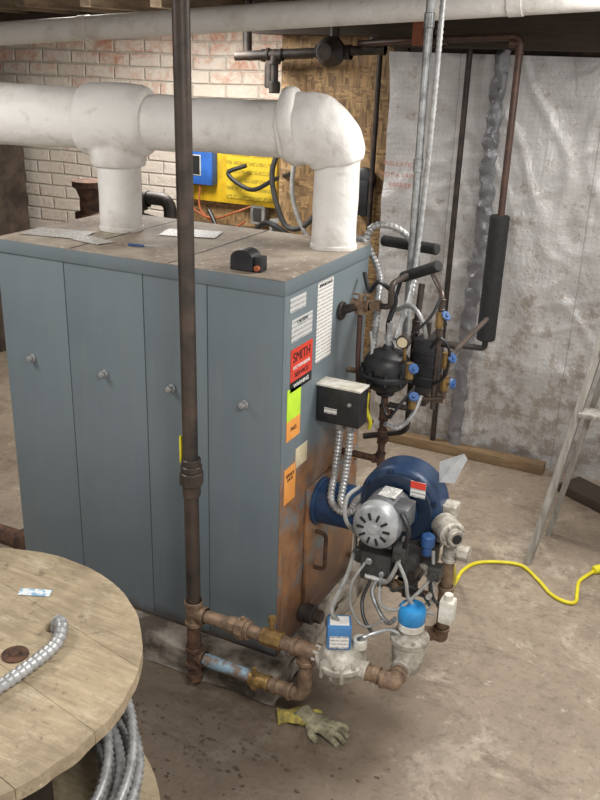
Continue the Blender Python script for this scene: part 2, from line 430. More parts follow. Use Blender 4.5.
# ---------------- white insulated vent
vz=1.612; VR=V(-.068,.455,vz); VD=V(-.983,-.185,0).normalized()
def vp(s,dz=0): return VR+VD*s+V(0,0,dz)
ve=thing('vent_pipe',(-.068,.455,1.2776),"thick white insulated vent pipe with tee and elbow above the boiler","pipe")
def wobble(b,s,a):
    for v in b.verts: v.co+=noise.noise_vector(v.co*s)*a
b=B(); sweep(b,[vp(.80+2.0*i/60) for i in range(61)],.094,48); wobble(b,9,.007); wobble(b,25,.0025); fin(b,'horizontal_pipe',m_wpipe,parent=ve,ang=60)
b=B(); sweep(b,[vp(.14+.46*i/40) for i in range(41)],.080,48); wobble(b,9,.006); wobble(b,25,.0025)
fin(b,'horizontal_pipe',m_wpipe,parent=ve,ang=60)
b=B(); lathe(b,[(0,0),(.095,0),(.104,.008),(.108,.03),(.111,.08),(.111,.15),(.107,.195),(.100,.214),(.082,.224),(0,.226)],vp(.816),-VD,48)
lathe(b,[(0,0),(.088,.0),(.084,.09),(.078,.108),(.0,.112)],vp(.703,-.03),(0,0,-1),48)
wobble(b,10,.007)
o=fin(b,'tee_fitting',m_wpipe,parent=ve,ang=40); remesh(o,.006,3)
for s in (.703,0):
    q=vp(s); b=B(); lathe(b,[(0,0),(.071,0),(.071,.010),(.067,.014)]+[(.0675,.014+.27*i/12) for i in range(1,13)]+[(0,.29)],(q.x,q.y,1.2776),(0,0,1),40); wobble(b,12,.003); fin(b,'riser_pipe',m_wpipe,parent=ve)
b=B(); pl=[vp(.165,.002),vp(.115,.006),vp(.066,.000),vp(.030,-.026),vp(.008,-.060),vp(0,-.092)]; rl=[.096,.103,.104,.098,.087,.076]
pl2=smoothp(pl,6)
sweep(b,pl2,lambda t:(lambda u,i:rl[i]*(1-u)+rl[min(i+1,5)]*u)((t*5)%1,min(4,int(t*5))) if t<1 else rl[5],48)
wobble(b,12,.009); wobble(b,28,.003)
o=fin(b,'elbow',m_wpipe,parent=ve,ang=40); remesh(o,.005,4)
b=B(); lathe(b,[(.0,0),(.100,0),(.111,.008),(.115,.022),(.111,.038),(.100,.046),(.0,.046)],vp(.155,.006),(-VD+V(0,0,.16)),48); wobble(b,12,.007)
o=fin(b,'elbow_band',m_wpipe,parent=ve,ang=40); remesh(o,.005,3)
b=B(); cyl(b,(-3.0,1.2,1.80),(1.0,1.2,2.055),.048,seg=32)
for x in (-1.6,.2): 
    z=1.80+(x+3)*.06375; cyl(b,(x,1.2,z),(x+.05,1.2,z+.0032),.051,seg=32,ch=.001)
fin(b,'overhead_pipe',m_wpipe,label="long white-painted pipe hung below the ceiling joists",cat="pipe")
# ---------------- gas line
PX,PY=-.212,-.125
ga=thing('gas_pipe',(PX,PY,.02),"dark threaded steel gas pipe standing before the boiler","pipe")
b=B(); cyl(b,(PX-.008,PY,CB),(PX,PY,.30),.0212,seg=24); fin(b,'riser',m_riser,parent=ga)
b=B(); cyl(b,(PX,PY,.66),(PX,PY,.70),.026,seg=8); cyl(b,(PX,PY,.695),(PX,PY,.735),.034,seg=8,ch=.003); cyl(b,(PX,PY,.735),(PX,PY,.755),.03,ch=.003); cyl(b,(PX,PY,.755),(PX,PY,.775),.027,ch=.002)
fin(b,'union',m_riser,parent=ga)
b=B(); abox(b,PX-.035,PX-.029,PY-.006,PY+.006,.755,.835,.002); abox(b,PX-.035,PX-.018,PY-.005,PY+.005,.755,.765,.001); fin(b,'handle',m_yellow,parent=ga,label="yellow valve handle")
b=B(); tee(b,(PX,PY,.27),.0212,[(0,0,1),(0,0,-1),(1,0,0)],L=.042); fin(b,'tee',m_brown,parent=ga)
b=B(); cyl(b,(PX,PY,.235),(PX,PY,.14),.021)
tee(b,(PX,PY,.115),.0205,[(0,0,1),(1,0,0),(0,0,-1)],L=.036); cyl(b,(PX,PY,.085),(PX,PY,.030),.020); cyl(b,(PX,PY,.055),(PX,PY,.028),.025,ch=.003); fin(b,'drip_leg',m_rust,parent=ga)
b=B(); cyl(b,(PX+.03,PY,.27),(.23,PY,.27),.020); fin(b,'branch_pipe',m_brown,parent=ga)
b=B(); cyl(b,(-.09,PY,.27),(-.06,PY,.27),.026,seg=8); cyl(b,(-.06,PY,.27),(-.035,PY,.27),.033,seg=8,ch=.002); cyl(b,(-.035,PY,.27),(-.02,PY,.27),.028,ch=.002)
cyl(b,(-.045,PY,.285),(-.045,PY,.31),.006)
fin(b,'pipe_union',m_brown,parent=ga)
b=B(); cyl(b,(.02,PY,.27),(.085,PY,.27),.027,ch=.003,seg=8); fin(b,'shutoff_valve',m_brass,parent=ga,label="brass shutoff valve body")
b=B(); tee(b,(.16,PY,.27),.022,[(-1,0,0),(1,0,0),(0,0,-1)],L=.042); fin(b,'tee',m_brown,parent=ga)
b=B(); sweep(b,bend([(PX+.03,PY,.113),(.0,PY,.110)],.02),.0195,18); fin(b,'drip_pipe',mat('blueish_painted_pipe','7b93a1','6b5c52',.6,.2,25,.45,.55),parent=ga,label="pipe with flaking pale blue paint")
b=B(); sweep(b,bend([(.03,PY,.109),(.16,PY,.109),(.16,PY,.24)],.035),.020,18); tee(b,(.09,PY,.109),.0195,[(-1,0,0),(1,0,0)],L=.03)
fin(b,'elbow',m_brown,parent=ga)
b=B(); tee(b,(.015,PY,.109),.019,[(-1,0,0),(1,0,0)],L=.032); cyl(b,(.015,PY-.018,.11),(.015,PY-.04,.112),.011,seg=8); cyl(b,(.0,PY-.01,.13),(.0,PY-.01,.155),.007); fin(b,'drip_valve',m_brass,parent=ga)
b=B(); cyl(b,(.048,PY+.005,.29),(.048,PY+.005,.325),.008); cyl(b,(.048,PY+.005,.32),(.048,PY+.005,.338),.012,seg=6); fin(b,'test_plug',m_brass,parent=ga)
b=B(); sweep(b,bend([(.335,PY,.268),(.42,PY,.262),(.42,-.06,.262)],.03),.020,18); tee(b,(.36,PY,.266),.0195,[(-1,0,0),(1,0,0)],L=.02)
tee(b,(.42,PY,.262),.0205,[(-1,0,0),(0,1,0)],L=.034); fin(b,'outlet_pipe',m_brown,parent=ga)
gx=.265
gv=thing('gas_valve',(gx,PY,.215),"grey cast gas regulator valve with blue and white actuator on top","valve")
b=B(); lathe(b,[(0,0),(.03,0),(.036,.02),(.05,.04),(.068,.052),(.071,.058),(.071,.070),(.063,.074),(.055,.095),(.048,.105),(.03,.112),(0,.113)],(gx,PY,.215),(0,0,1),32)
for i in range(8):
    a=i*math.pi/4+.2; cyl(b,(gx+.063*math.cos(a),PY+.063*math.sin(a),.27),(gx+.063*math.cos(a),PY+.063*math.sin(a),.295),.006,seg=6)
cyl(b,(gx-.08,PY,.27),(gx+.08,PY,.268),.030,ch=.004,seg=8)
abox(b,gx-.045,gx+.05,PY-.04,PY+.04,.235,.31,.012)
for x in (-.03,.0,.03): abox(b,gx+x-.004,gx+x+.004,PY-.066,PY+.066,.25,.30,.002)
fin(b,'valve_body',m_cast,parent=gv)
c0=V(gx-.01,PY,0); Rr=Matrix.Rotation(.45,3,'Z')
b=B(); abox(b,gx-.043,gx+.023,PY-.03,PY+.03,.327,.40,.006)
for v in b.verts: v.co=Rr@(v.co-c0)+c0
ac=fin(b,'actuator',mat('slate_blue_plastic','4479ac','356897',.4),parent=gv,label="blue actuator housing")
b=B(); abox(b,gx-.036,gx+.016,PY-.0325,PY-.0303,.335,.372)
abox(b,gx-.036,gx+.016,PY-.02,PY+.02,.400,.4015)
for v in b.verts: v.co=Rr@(v.co-c0)+c0
fin(b,'nameplate',m_lab,parent=ac)
b=B(); cyl(b,(gx+.045,PY+.02,.32),(gx+.045,PY+.02,.352),.02,ch=.003); fin(b,'regulator_cap',m_white,parent=gv)
g2=thing('gas_valve',(.42,-.01,.21),"cast gas valve with round bright blue capped actuator below the burner","valve")
b=B(); cyl(b,(.42,-.075,.265),(.42,.055,.265),.030,seg=8,ch=.004)
lathe(b,[(0,0),(.03,0),(.042,.02),(.048,.05),(.048,.095),(.054,.10),(.054,.114),(.03,.125),(.026,.15),(0,.15)],(.42,-.01,.222),(0,0,1),28)
for i in range(6):
    a=i*math.pi/3; cyl(b,(.42+.046*math.cos(a),-.01+.046*math.sin(a),.318),(.42+.046*math.cos(a),-.01+.046*math.sin(a),.345),.0055,seg=6)
abox(b,.375,.465,-.04,.02,.25,.30,.01)
fin(b,'valve_body',m_cast,parent=g2)
b=B(); cyl(b,(.42,-.01,.362),(.42,-.01,.386),.037,ch=.003); fin(b,'collar',m_white,parent=g2)
b=B(); lathe(b,[(0,0),(.036,0),(.038,.004),(.038,.040),(.033,.048),(.012,.05),(.01,.058),(0,.059)],(.42,-.01,.386),(0,0,1),28); fin(b,'cap',m_bluecap,parent=g2,label="bright blue plastic cap")
b=B(); sweep(b,bend([(.42,.055,.265),(.42,.13,.265),(.47,.13,.265),(.47,.13,.53)],.03),.017,16); tee(b,(.47,.13,.40),.018,[(0,0,1),(0,0,-1)],L=.035); tee(b,(.47,.13,.265),.018,[(0,0,1),(-1,0,0)],L=.03)
fin(b,'burner_supply_pipe',m_brown,label="short rusty pipe rising from the gas valve to the burner",cat="pipe")
# ---------------- burner
bu=thing('burner',(.31,.2,.40),"blue power burner with silver motor bolted to the boiler end","burner")
cx,cz=.314,.650
b=B(); lathe(b,[(0,0),(.095,0),(.113,.006),(.120,.014),(.120,.085),(.116,.094),(.100,.10),(0,.10)],(cx,.12,cz),(0,1,0),48)
abox(b,cx-.02,cx+.118,.125,.21,cz-.135,cz-.03,.012)
fin(b,'blower_housing',m_blue,parent=bu)
b=B(); lathe(b,[(.065,0),(.098,0),(.102,-.006),(.098,-.012),(.065,-.012)],(cx,.119,cz),(0,1,0),40)
for i in range(8):
    a=i*math.pi/4+.3; cyl(b,(cx+.109*math.cos(a),.122,cz+.109*math.sin(a)),(cx+.109*math.cos(a),.110,cz+.109*math.sin(a)),.006,seg=6)
fin(b,'mounting_ring',mat('dark_blue_ring','18283c','122033',.4),parent=bu)
b=B(); cyl(b,(.015,.25,.530),(.26,.24,.545),.068,seg=36,ch=.008); cyl(b,(.013,.25,.53),(.028,.25,.53),.076,seg=32,ch=.003)
cyl(b,(.18,.24,.545),(.31,.19,.60),.07,seg=28)
fin(b,'blast_tube',mat('grimy_blue_enamel','203f63','223046',.45,.1,16,.45,.65),parent=bu)
mx,mz=.303,.655
b=B(); lathe(b,[(0,0),(.061,0),(.064,.004),(.064,.118),(.060,.122),(0,.124)],(mx,-.022,mz),(0,1,0),36)
abox(b,mx+.03,mx+.078,.0,.07,mz-.01,mz+.055,.006); abox(b,mx-.04,mx+.04,.0,.09,mz-.075,mz-.055,.004)
mo=fin(b,'motor',mat('motor_dark','6f7173','505254',.4,.4,20),parent=bu,label="dark grey cylindrical blower motor")
b=B(); lathe(b,[(0,-.024),(.012,-.024),(.014,-.016),(.03,-.018),(.052,-.014),(.063,-.004),(.0655,.012),(.0655,.03),(.061,.034),(0,.034)],(mx,-.026,mz),(0,1,0),36)
mc=fin(b,'motor_end_cap',m_motor,parent=mo,label="silver vented motor end cap")
b=B()
for i in range(10):
    a=i*math.pi/5; M=Matrix.Rotation(-a,3,'Y'); p=V(mx,-.0445,mz)+V(math.cos(a),0,math.sin(a))*.037
    r=bmesh.ops.create_cube(b,size=1)
    for v in r['verts']: v.co=M@V(v.co.x*.020,v.co.y*.004,v.co.z*.006)+p
fin(b,'vent_slots',m_ink,parent=mo,kind='stuff')
b=B(); abox(b,mx-.02,mx+.03,.03,.09,mz+.0635,mz+.0655,.0005); fin(b,'nameplate',m_lab,parent=mo)
b=B(); abox(b,cx+.035,cx+.078,.1065,.1085,cz+.048,cz+.095); p=fin(b,'rating_label',m_lab,parent=bu)
b=B(); abox(b,cx+.035,cx+.078,.1050,.1064,cz+.075,cz+.095); fin(b,'rating_header',m_red,parent=p)
b=B(); ff=[V(.408,.160,.795),V(.482,.125,.850),V(.492,.128,.835),V(.458,.150,.745),V(.412,.160,.732)]
vs=[b.verts.new(p) for p in ff]
b.faces.new(vs); bmesh.ops.solidify(b,geom=b.faces[:],thickness=.004); fin(b,'air_shutter',mat('bright_sheet_metal','d2d4d5','b6b8ba',.45,.15),parent=bu,label="bare silver sheet-metal air shutter",smooth=False)
b=B(); cyl(b,(.44,.14,.62),(.485,.09,.62),.037,ch=.004); cyl(b,(.485,.09,.62),(.50,.075,.62),.024,ch=.003)
for i in range(6):
    a=i*math.pi/3; q=V(.485,.09,.62)+V(.74*math.cos(a),.67*math.cos(a),math.sin(a))*.03; cyl(b,q,q+V(.006,-.0067,0),.004,seg=6)
abox(b,.42,.47,.15,.2,.58,.67,.006)
fin(b,'air_switch',m_cast,parent=bu,label="round cast metal air pressure switch")
b=B(); cyl(b,(.4935,.081,.62),(.5015,.073,.62),.014); fin(b,'switch_opening',m_ink,parent=bu)
b=B(); abox(b,.245,.335,.03,.10,.445,.535,.004); tr=fin(b,'ignition_transformer',m_dgrey,parent=bu)
b=B(); cyl(b,(.272,.03,.51),(.272,.022,.51),.010,ch=.001); fin(b,'terminal_post',m_silver,parent=tr)
b=B(); cyl(b,(.312,.03,.48),(.312,.022,.48),.008,ch=.001); fin(b,'terminal_post',m_silver,parent=tr)
b=B(); abox(b,.262,.325,.0275,.0302,.452,.465); fin(b,'nameplate',m_lab,parent=tr)
b=B(); abox(b,.35,.40,.05,.11,.47,.54,.004); abox(b,.255,.40,.10,.17,.44,.50,.004); abox(b,.35,.44,.09,.14,.50,.56,.004); fin(b,'mounting_bracket',m_dgrey,parent=bu)
b=B(); cyl(b,(.425,.06,.585),(.425,.06,.62),.019,ch=.004); cyl(b,(.425,.06,.56),(.425,.06,.585),.013); fin(b,'flame_scanner',m_bluev,parent=bu,label="small blue flame scanner")
b=B(); abox(b,.49,.53,-.005,.035,.40,.47,.006); cyl(b,(.51,.015,.47),(.51,.015,.485),.012); fin(b,'pressure_switch',m_white,parent=bu,label="small white plastic pressure switch")
b=B(); tee(b,(.47,.13,.55),.017,[(0,0,-1),(0,0,1),(1,0,0)],L=.034); cyl(b,(.50,.13,.55),(.525,.13,.55),.024,seg=8); sweep(b,bend([(.47,.13,.57),(.47,.17,.60)],.01),.014,12); fin(b,'pilot_fitting',m_cast,parent=bu)
b=B(); sweep(b,bend([(.40,.10,.50),(.445,.06,.50),(.455,.05,.42),(.43,.0,.40)],.02),.010,12); tee(b,(.45,.055,.50),.010,[(-1,.6,0),(0,0,-1)],L=.022); cyl(b,(.455,.045,.46),(.455,.01,.46),.008); fin(b,'pilot_line',m_cast,parent=bu)
b=B(); abox(b,.375,.41,.02,.06,.43,.475,.004); cyl(b,(.392,.04,.475),(.392,.04,.50),.010); fin(b,'pilot_solenoid',m_black,parent=bu)
b=B(); cyl(b,(.23,.08,.50),(.23,.05,.50),.022,ch=.003); abox(b,.215,.25,.08,.12,.47,.53,.004); fin(b,'pressure_tap',m_dgrey,parent=bu)
b=B(); tee(b,(.36,.08,.42),.014,[(1,0,0),(-1,0,0),(0,0,1)],L=.03); cyl(b,(.30,.08,.42),(.45,.08,.42),.011); cyl(b,(.30,.08,.42),(.285,.08,.42),.018,seg=6); fin(b,'pilot_gas_tee',m_brown,parent=bu)
b=B(); abox(b,.44,.475,.03,.07,.50,.54,.004); cyl(b,(.4575,.03,.52),(.4575,.015,.52),.012,seg=6); fin(b,'sensor_head',m_dgrey,parent=bu)
b=B(); abox(b,.35,.385,-.01,.03,.55,.60,.005); cyl(b,(.3675,-.01,.575),(.3675,-.02,.575),.010,seg=6); fin(b,'junction_head',m_dgrey,parent=bu)
def cable(name,pts,r,m,label,cat='cable',parent=None,rib=None,n=10,seg=10,group=None):
    b=B(); sweep(b,smoothp(pts,n),r,seg,rib)
    return fin(b,name,m,parent=parent,label=label if not parent else None,cat=None if parent else cat,group=group)
cable('wire',[(.36,.05,.60),(.37,-.01,.56),(.35,-.02,.50),(.32,.0,.47)],.006,m_grey,'',parent=bu)
cable('wire',[(.31,.03,.47),(.33,-.02,.42),(.38,-.03,.42),(.42,.0,.46),(.45,.04,.51),(.44,.07,.57)],.005,m_grey,'',parent=bu)
cable('flexible_conduit',[(.30,.04,.46),(.29,.02,.42),(.32,-.0,.38),(.36,-.03,.37),(.385,-.04,.40)],.007,m_silver,'',parent=bu,rib=.005)
cable('wire',[(.25,PY,.40),(.235,PY-.01,.44),(.23,-.03,.48),(.22,.03,.50),(.20,.1,.51),(.17,.16,.53)],.006,m_grey,'',parent=gv)
cable('wire',[(gx+.035,PY+.02,.34),(.33,PY,.375),(.37,-.06,.37),(.40,-.04,.355)],.006,m_silver,'',parent=gv,rib=.005)
cable('wire',[(.24,.05,.56),(.2,.02,.62),(.19,.04,.68),(.2,.1,.69)],.006,m_grey,'',parent=bu)
cable('wire',[(.365,.0,.70),(.39,-.01,.66),(.38,.0,.60),(.36,.05,.55)],.007,m_blackpl,'',parent=bu)
cable('wire',[(.44,.05,.50),(.47,.02,.45),(.50,.03,.44)],.005,m_blackpl,'',parent=bu)
cable('wire',[(.28,.03,.45),(.27,.0,.40),(.29,-.03,.36),(.33,-.05,.33)],.005,m_blackpl,'',parent=bu)
cable('wire',[(.33,.03,.50),(.36,-.02,.47),(.40,-.01,.49),(.43,.02,.46),(.46,.02,.43)],.004,m_blackpl,'',parent=bu)
cable('wire',[(.37,-.015,.56),(.40,-.03,.52),(.41,-.02,.46),(.44,.0,.42),(.47,.03,.40)],.005,m_grey,'',parent=bu)
cable('wire',[(.26,.03,.50),(.24,-.01,.45),(.25,-.03,.38),(.30,-.05,.35),(.35,-.04,.38)],.004,m_grey,'',parent=bu)
# ---------------- control box + conduits
cb=thing('control_box',(.09,.25,.808),"black electrical control box with pale lid mounted on the boiler end","electrical box")
box('box_body',m_blackpl,.003,.140,.220,.285,.808,.920,.004,parent=cb)
box('box_cover',m_white,.0,.142,.218,.287,.9205,.927,.002,parent=cb,label="thin pale cover edge")
b=B(); abox(b,.03,.07,.2178,.2195,.84,.857); fin(b,'nameplate',m_lab,parent=cb)
b=B(); cyl(b,(.11,.22,.88),(.11,.211,.88),.006,ch=.001); fin(b,'screw',m_silver,parent=cb)
for k,(dx) in enumerate((.0,.035)):
    cable('flexible_conduit',[(.070+dx,.25,.81),(.07+dx,.245,.74),(.07+dx,.225,.65),(.085+dx*.9,.175,.585),(.125+dx*.6,.165,.56),(.17,.16,.58+dx*.8),(.2,.15,.61+dx)],.012,m_flex,'',parent=cb,rib=.006)
    b=B(); cyl(b,(.07+dx,.25,.81),(.07+dx,.25,.785),.016,ch=.002); fin(b,'conduit_connector',m_silver,parent=cb)
# ---------------- water trim
tr=thing('relief_valve_piping',(.08,.40,.80),"brass relief valve and threaded piping on the upper boiler end","valve")
b=B(); cyl(b,(.001,.37,1.11),(.012,.37,1.11),.028,ch=.002); cyl(b,(.01,.37,1.112),(.05,.37,1.13),.013); fin(b,'flange',m_black,parent=tr)
b=B(); tee(b,(.062,.38,1.135),.013,[(-1,0,0),(1,0,0),(0,0,-1)],L=.028); cyl(b,(.095,.38,1.138),(.125,.38,1.14),.017,seg=8); cyl(b,(.062,.38,1.14),(.062,.38,1.165),.009,seg=8); abox(b,.035,.09,.376,.384,1.163,1.167,.001); fin(b,'valve_body',m_brown,parent=tr)
b=B(); sweep(b,bend([(.062,.38,1.10),(.062,.38,.97),(.075,.38,.80)],.03),.008,12); fin(b,'drain_tube',m_copper,parent=tr)
b=B(); sweep(b,bend([(.12,.38,1.14),(.155,.38,1.14),(.155,.38,1.21),(.155,.5,1.21)],.02),.009,12); fin(b,'pipe',m_black,parent=tr)
b=B(); sweep(b,bend([(.003,.45,.90),(.05,.45,.90),(.05,.45,.76),(.10,.44,.74)],.02),.009,12); tee(b,(.05,.45,.85),.010,[(0,0,1),(0,0,-1),(1,0,0)],L=.02); fin(b,'lower_pipe',m_brown,parent=tr)
lw=thing('low_water_cutoff',(.15,.4,.80),"black domed cast-iron float chamber on a pipe beside the boiler","tank")
k=.98
b=B(); lathe(b,[(r*k,h*k) for r,h in [(0,0),(.028,.0),(.032,.012),(.055,.025),(.066,.042),(.068,.056),(.086,.060),(.088,.066),(.088,.074),(.085,.078),(.072,.080),(.072,.10),(.070,.115),(.060,.130),(.042,.142),(.018,.148),(.016,.160),(0,.161)]],(.15,.4,.862),(0,0,1),36)
for i in range(10):
    a=i*math.pi/5; cyl(b,(.15+.078*math.cos(a),.4+.078*math.sin(a),.912),(.15+.078*math.cos(a),.4+.078*math.sin(a),.950),.006,seg=6)
fin(b,'float_chamber',m_blackpl,parent=lw)
b=B(); cyl(b,(.15,.4,1.015),(.15,.4,1.085),.009); cyl(b,(.15,.4,1.035),(.15,.4,1.05),.014,seg=6); fin(b,'air_vent',m_silver,parent=lw)
b=B(); cyl(b,(.15,.4,.87),(.15,.4,.62),.011); tee(b,(.15,.4,.80),.012,[(0,0,1),(0,0,-1),(1,0,0)],L=.026); cyl(b,(.015,.4,.64),(.15,.4,.64),.011); tee(b,(.15,.4,.64),.012,[(0,0,1),(-1,0,0)],L=.026); tee(b,(.15,.4,.72),.012,[(0,0,1),(0,0,-1),(.6,-.8,0)],L=.024)
fin(b,'drain_pipe',m_rust,parent=lw)
b=B(); cyl(b,(.165,.4,.83),(.24,.4,.83),.009); fin(b,'side_pipe',m_black,parent=lw)
b=B(); cyl(b,(.215,.36,1.055),(.215,.335,1.055),.020,ch=.003); gg=fin(b,'pressure_gauge',m_black,parent=lw)
b=B(); cyl(b,(.215,.336,1.055),(.215,.333,1.055),.015); fin(b,'gauge_face',m_beige,parent=gg)
b=B(); sweep(b,bend([(.215,.36,1.035),(.215,.37,.985),(.18,.40,.985)],.01),.005,8); fin(b,'gauge_stem',m_brass,parent=lw)
pc=thing('pump_controller',(.25,.5,.80),"black boxy control unit with piping beside the boiler end","control")
b=B(); abox(b,.210,.280,.45,.53,.885,1.035,.006)
for z in (.91,.95,.99): abox(b,.207,.283,.447,.533,z,z+.010,.002)
fin(b,'controller_body',m_blackpl,parent=pc)
box('controller_foot',m_black,.22,.262,.46,.52,.82,.885,.006,parent=pc)
b=B(); cyl(b,(.24,.49,1.035),(.24,.49,1.08),.010); fin(b,'top_nipple',m_black,parent=pc)
b=B(); cyl(b,(.20,.49,.84),(.31,.49,.84),.009); cyl(b,(.20,.49,.84),(.215,.49,.84),.015,seg=6); fin(b,'lower_pipe',m_brown,parent=pc)
b=B(); cyl(b,(.27,.49,1.02),(.33,.49,1.02),.009); fin(b,'upper_pipe',m_black,parent=pc)
def bluevalve(p,d):
    p=Vector(p); d=Vector(d).normalized()
    t=thing('ball_valve',p,"small blue-handled valve on the boiler trim piping","valve","blue-handled valves beside the boiler")
    b=B(); cyl(b,p-V(0,0,.024),p+V(0,0,.024),.012,seg=8); cyl(b,p,p+d*.028,.006,seg=10); fin(b,'valve_body',m_brass,parent=t)
    b=B()
    pr=[(0,0),(.007,0),(.007,.004),(.014,.003),(.017,.006),(.014,.009),(.006,.009),(.005,.013),(0,.013)]
    lathe(b,pr,p+d*.024,d,8)
    fin(b,'handle',m_bluev,parent=t)
for p,d in (((.285,.45,1.105),(.7,-.3,.6)),((.315,.45,.985),(.8,-.4,.5)),((.235,.36,.965),(.6,-.6,.5)),((.245,.38,.865),(.3,-.6,.7)),((.315,.46,.91),(.9,-.3,.2))): bluevalve(p,d)
b=B(); sweep(b,bend([(.285,.46,.82),(.285,.46,1.18),(.2,.6,1.21)],.03),.008,12); cyl(b,(.285,.46,1.02),(.245,.46,1.02),.008); tee(b,(.285,.46,1.06),.009,[(0,0,1),(0,0,-1)],L=.02); tee(b,(.285,.46,1.15),.009,[(0,0,1),(0,0,-1)],L=.018)
fin(b,'trim_pipe',m_riser,label="thin dark water pipe running up beside the controller",cat="pipe")
b=B(); sweep(b,bend([(.315,.46,.86),(.315,.46,.985),(.315,.9,1.0)],.03),.008,12); sweep(b,[(.315,.46,.86),(.20,.44,.84)],.008,12); tee(b,(.315,.46,.87),.009,[(0,0,1),(-1,0,0)],L=.018)
fin(b,'trim_pipe',m_riser,label="thin dark water pipe behind the blue-handled valves",cat="pipe")
b=B(); sweep(b,bend([(.19,.55,1.18),(.19,.52,1.0),(.19,.52,.70),(.05,.5,.66)],.03),.010,12); tee(b,(.19,.52,.9),.011,[(0,0,1),(0,0,-1)],L=.022); tee(b,(.19,.525,1.05),.011,[(0,0,1),(0,0,-1)],L=.022); fin(b,'trim_pipe',m_black,label="rusty threaded pipe column behind the float chamber",cat="pipe")
gi="black foam pipe sleeves above the valves"
b=B(); cyl(b,(.125,.56,1.190),(.265,.46,1.262),.017,ch=.003); fin(b,'foam_pipe_sleeve',m_foam,label="short black foam insulation sleeve on a pipe",cat="pipe insulation",group=gi)
b=B(); cyl(b,(-.02,.75,1.255),(.19,.68,1.262),.018,ch=.003); fin(b,'foam_pipe_sleeve',m_foam,label="horizontal black foam insulation sleeve behind the boiler",cat="pipe insulation",group=gi)
b=B(); sweep(b,bend([(.13,.53,1.19),(.12,.45,1.05),(.15,.44,1.0)],.03),.006,10); fin(b,'cable_drop',m_foam,label="black cable dropping to the float chamber",cat="cable")
b=B(); sweep(b,smoothp([(.02,.5,1.20),(.06,.45,1.16),(.10,.42,1.20),(.14,.46,1.15),(.13,.45,1.08)]),.007,10); fin(b,'cable_drop',m_blackpl,label="black cable looped over the relief valve",cat="cable")
b=B(); cyl(b,(.125,.62,CB),(.127,.62,.92),.0125,seg=16)
for z in (1.5,1.9): cyl(b,(.125,.62,z),(.125,.62,z+.04),.0155,seg=16,ch=.002)
fin(b,'electrical_conduit',m_silver,label="straight galvanised electrical conduit rising to the ceiling",cat="conduit")
b=B(); sweep(b,smoothp([(.162,.62,CB),(.158,.62,1.7),(.150,.62,1.4),(.145,.60,1.2),(.14,.55,1.08),(.15,.45,1.02)],20),.009,10,rib=.008)
fin(b,'flexible_conduit',m_flex,label="flexible metal conduit hanging beside the straight conduit",cat="conduit")
cable('flexible_conduit',[(-.03,.62,1.20),(-.02,.63,1.31),(.05,.64,1.325),(.11,.66,1.28),(.125,.68,1.18),(.12,.6,1.05)],.012,m_flex,"flexible metal conduit looping behind the boiler top","conduit",rib=.007)
cable('flexible_conduit',[(-.10,.63,1.18),(-.05,.62,1.28),(-.01,.62,1.24),(.04,.58,1.18),(.07,.5,1.12),(.085,.45,1.02),(.09,.42,.97)],.012,m_flex,"flexible metal conduit curving down past the relief valve","conduit",rib=.007)
cable('flexible_conduit',[(.13,.50,1.10),(.19,.46,1.13),(.235,.44,1.10),(.25,.45,1.04)],.008,m_flex,"short loose grey flexible conduit above the controller","conduit",rib=.006)
cable('flexible_conduit',[(.25,.45,.86),(.235,.42,.80),(.20,.40,.76),(.17,.36,.78)],.008,m_flex,"short loose grey flexible conduit below the controller","conduit",rib=.006)
cable('yellow_wire',[(.11,.36,.87),(.115,.34,.83),(.13,.34,.79),(.125,.35,.76)],.006,m_yellow,"short yellow wire hanging beneath the float chamber")
gc="thin control cables among the valves"
for pts,m in (([(.27,.44,1.02),(.30,.42,1.06),(.33,.43,1.02),(.32,.44,.94),(.28,.45,.90)],m_blackpl),([(.20,.40,1.0),(.23,.38,1.07),(.27,.40,1.12),(.285,.44,1.17)],m_blackpl),([(.16,.35,.86),(.19,.33,.82),(.22,.34,.86),(.24,.40,.90)],m_blackpl),([(.09,.40,1.05),(.11,.37,1.0),(.10,.36,.94),(.11,.36,.90)],m_grey)):
    cable('control_cable',pts,.0045,m,"thin control cable looping between valves and controller",group=gc)
# far pipes
b=B(); sweep(b,bend([(-.55,1.72,1.865),(-.3,1.6,1.88),(.158,1.6,1.905),(.158,1.6,1.2)],.03),.014,14); tee(b,(.158,1.6,1.88),.013,[(-1,0,0),(0,0,-1)],L=.04)
tee(b,(-.16,1.6,1.887),.014,[(-1,0,0),(1,0,0),(0,0,1)],L=.035); fin(b,'copper_pipe',m_copper,label="old copper pipe dropping in front of the foil wall",cat="pipe")
b=B(); cyl(b,(.155,1.6,1.235),(.152,1.6,.71),.040,seg=24,ch=.004); fin(b,'foam_pipe_sleeve',m_foam,label="thick black foam insulation sleeve on the vertical copper pipe",cat="pipe insulation")
b=B(); sweep(b,bend([(.152,1.6,.715),(.152,1.6,.67),(-.10,1.6,.66),(-.12,1.9,.66)],.03),.013,12); fin(b,'water_pipe',m_dgrey,label="thin dark pipe elbowing out below the foam sleeve",cat="pipe")
b=B(); cyl(b,(-.13,1.93,2.0),(-.135,1.93,0.0),.013); fin(b,'steel_pipe',m_black,label="slender rusty vertical pipe against the foil wall",cat="pipe")
b=B(); cyl(b,(-.16,1.6,1.92),(-.16,1.6,CB),.012); fin(b,'pipe_hanger',m_copper,label="thin pipe stub rising to the joists",cat="pipe")
b=B(); sweep(b,smoothp([(.015,1.94,1.86),(.0,1.93,1.5),(.005,1.935,1.1),(-.02,1.93,.6),(-.03,1.94,.05)],30),.032,20)
for v in b.verts:
    v.co.y=1.94+(v.co.y-1.94)*.6; n=noise.noise_vector(v.co*26); v.co+=V(n.x*.018,n.y*.012,n.z*.01)
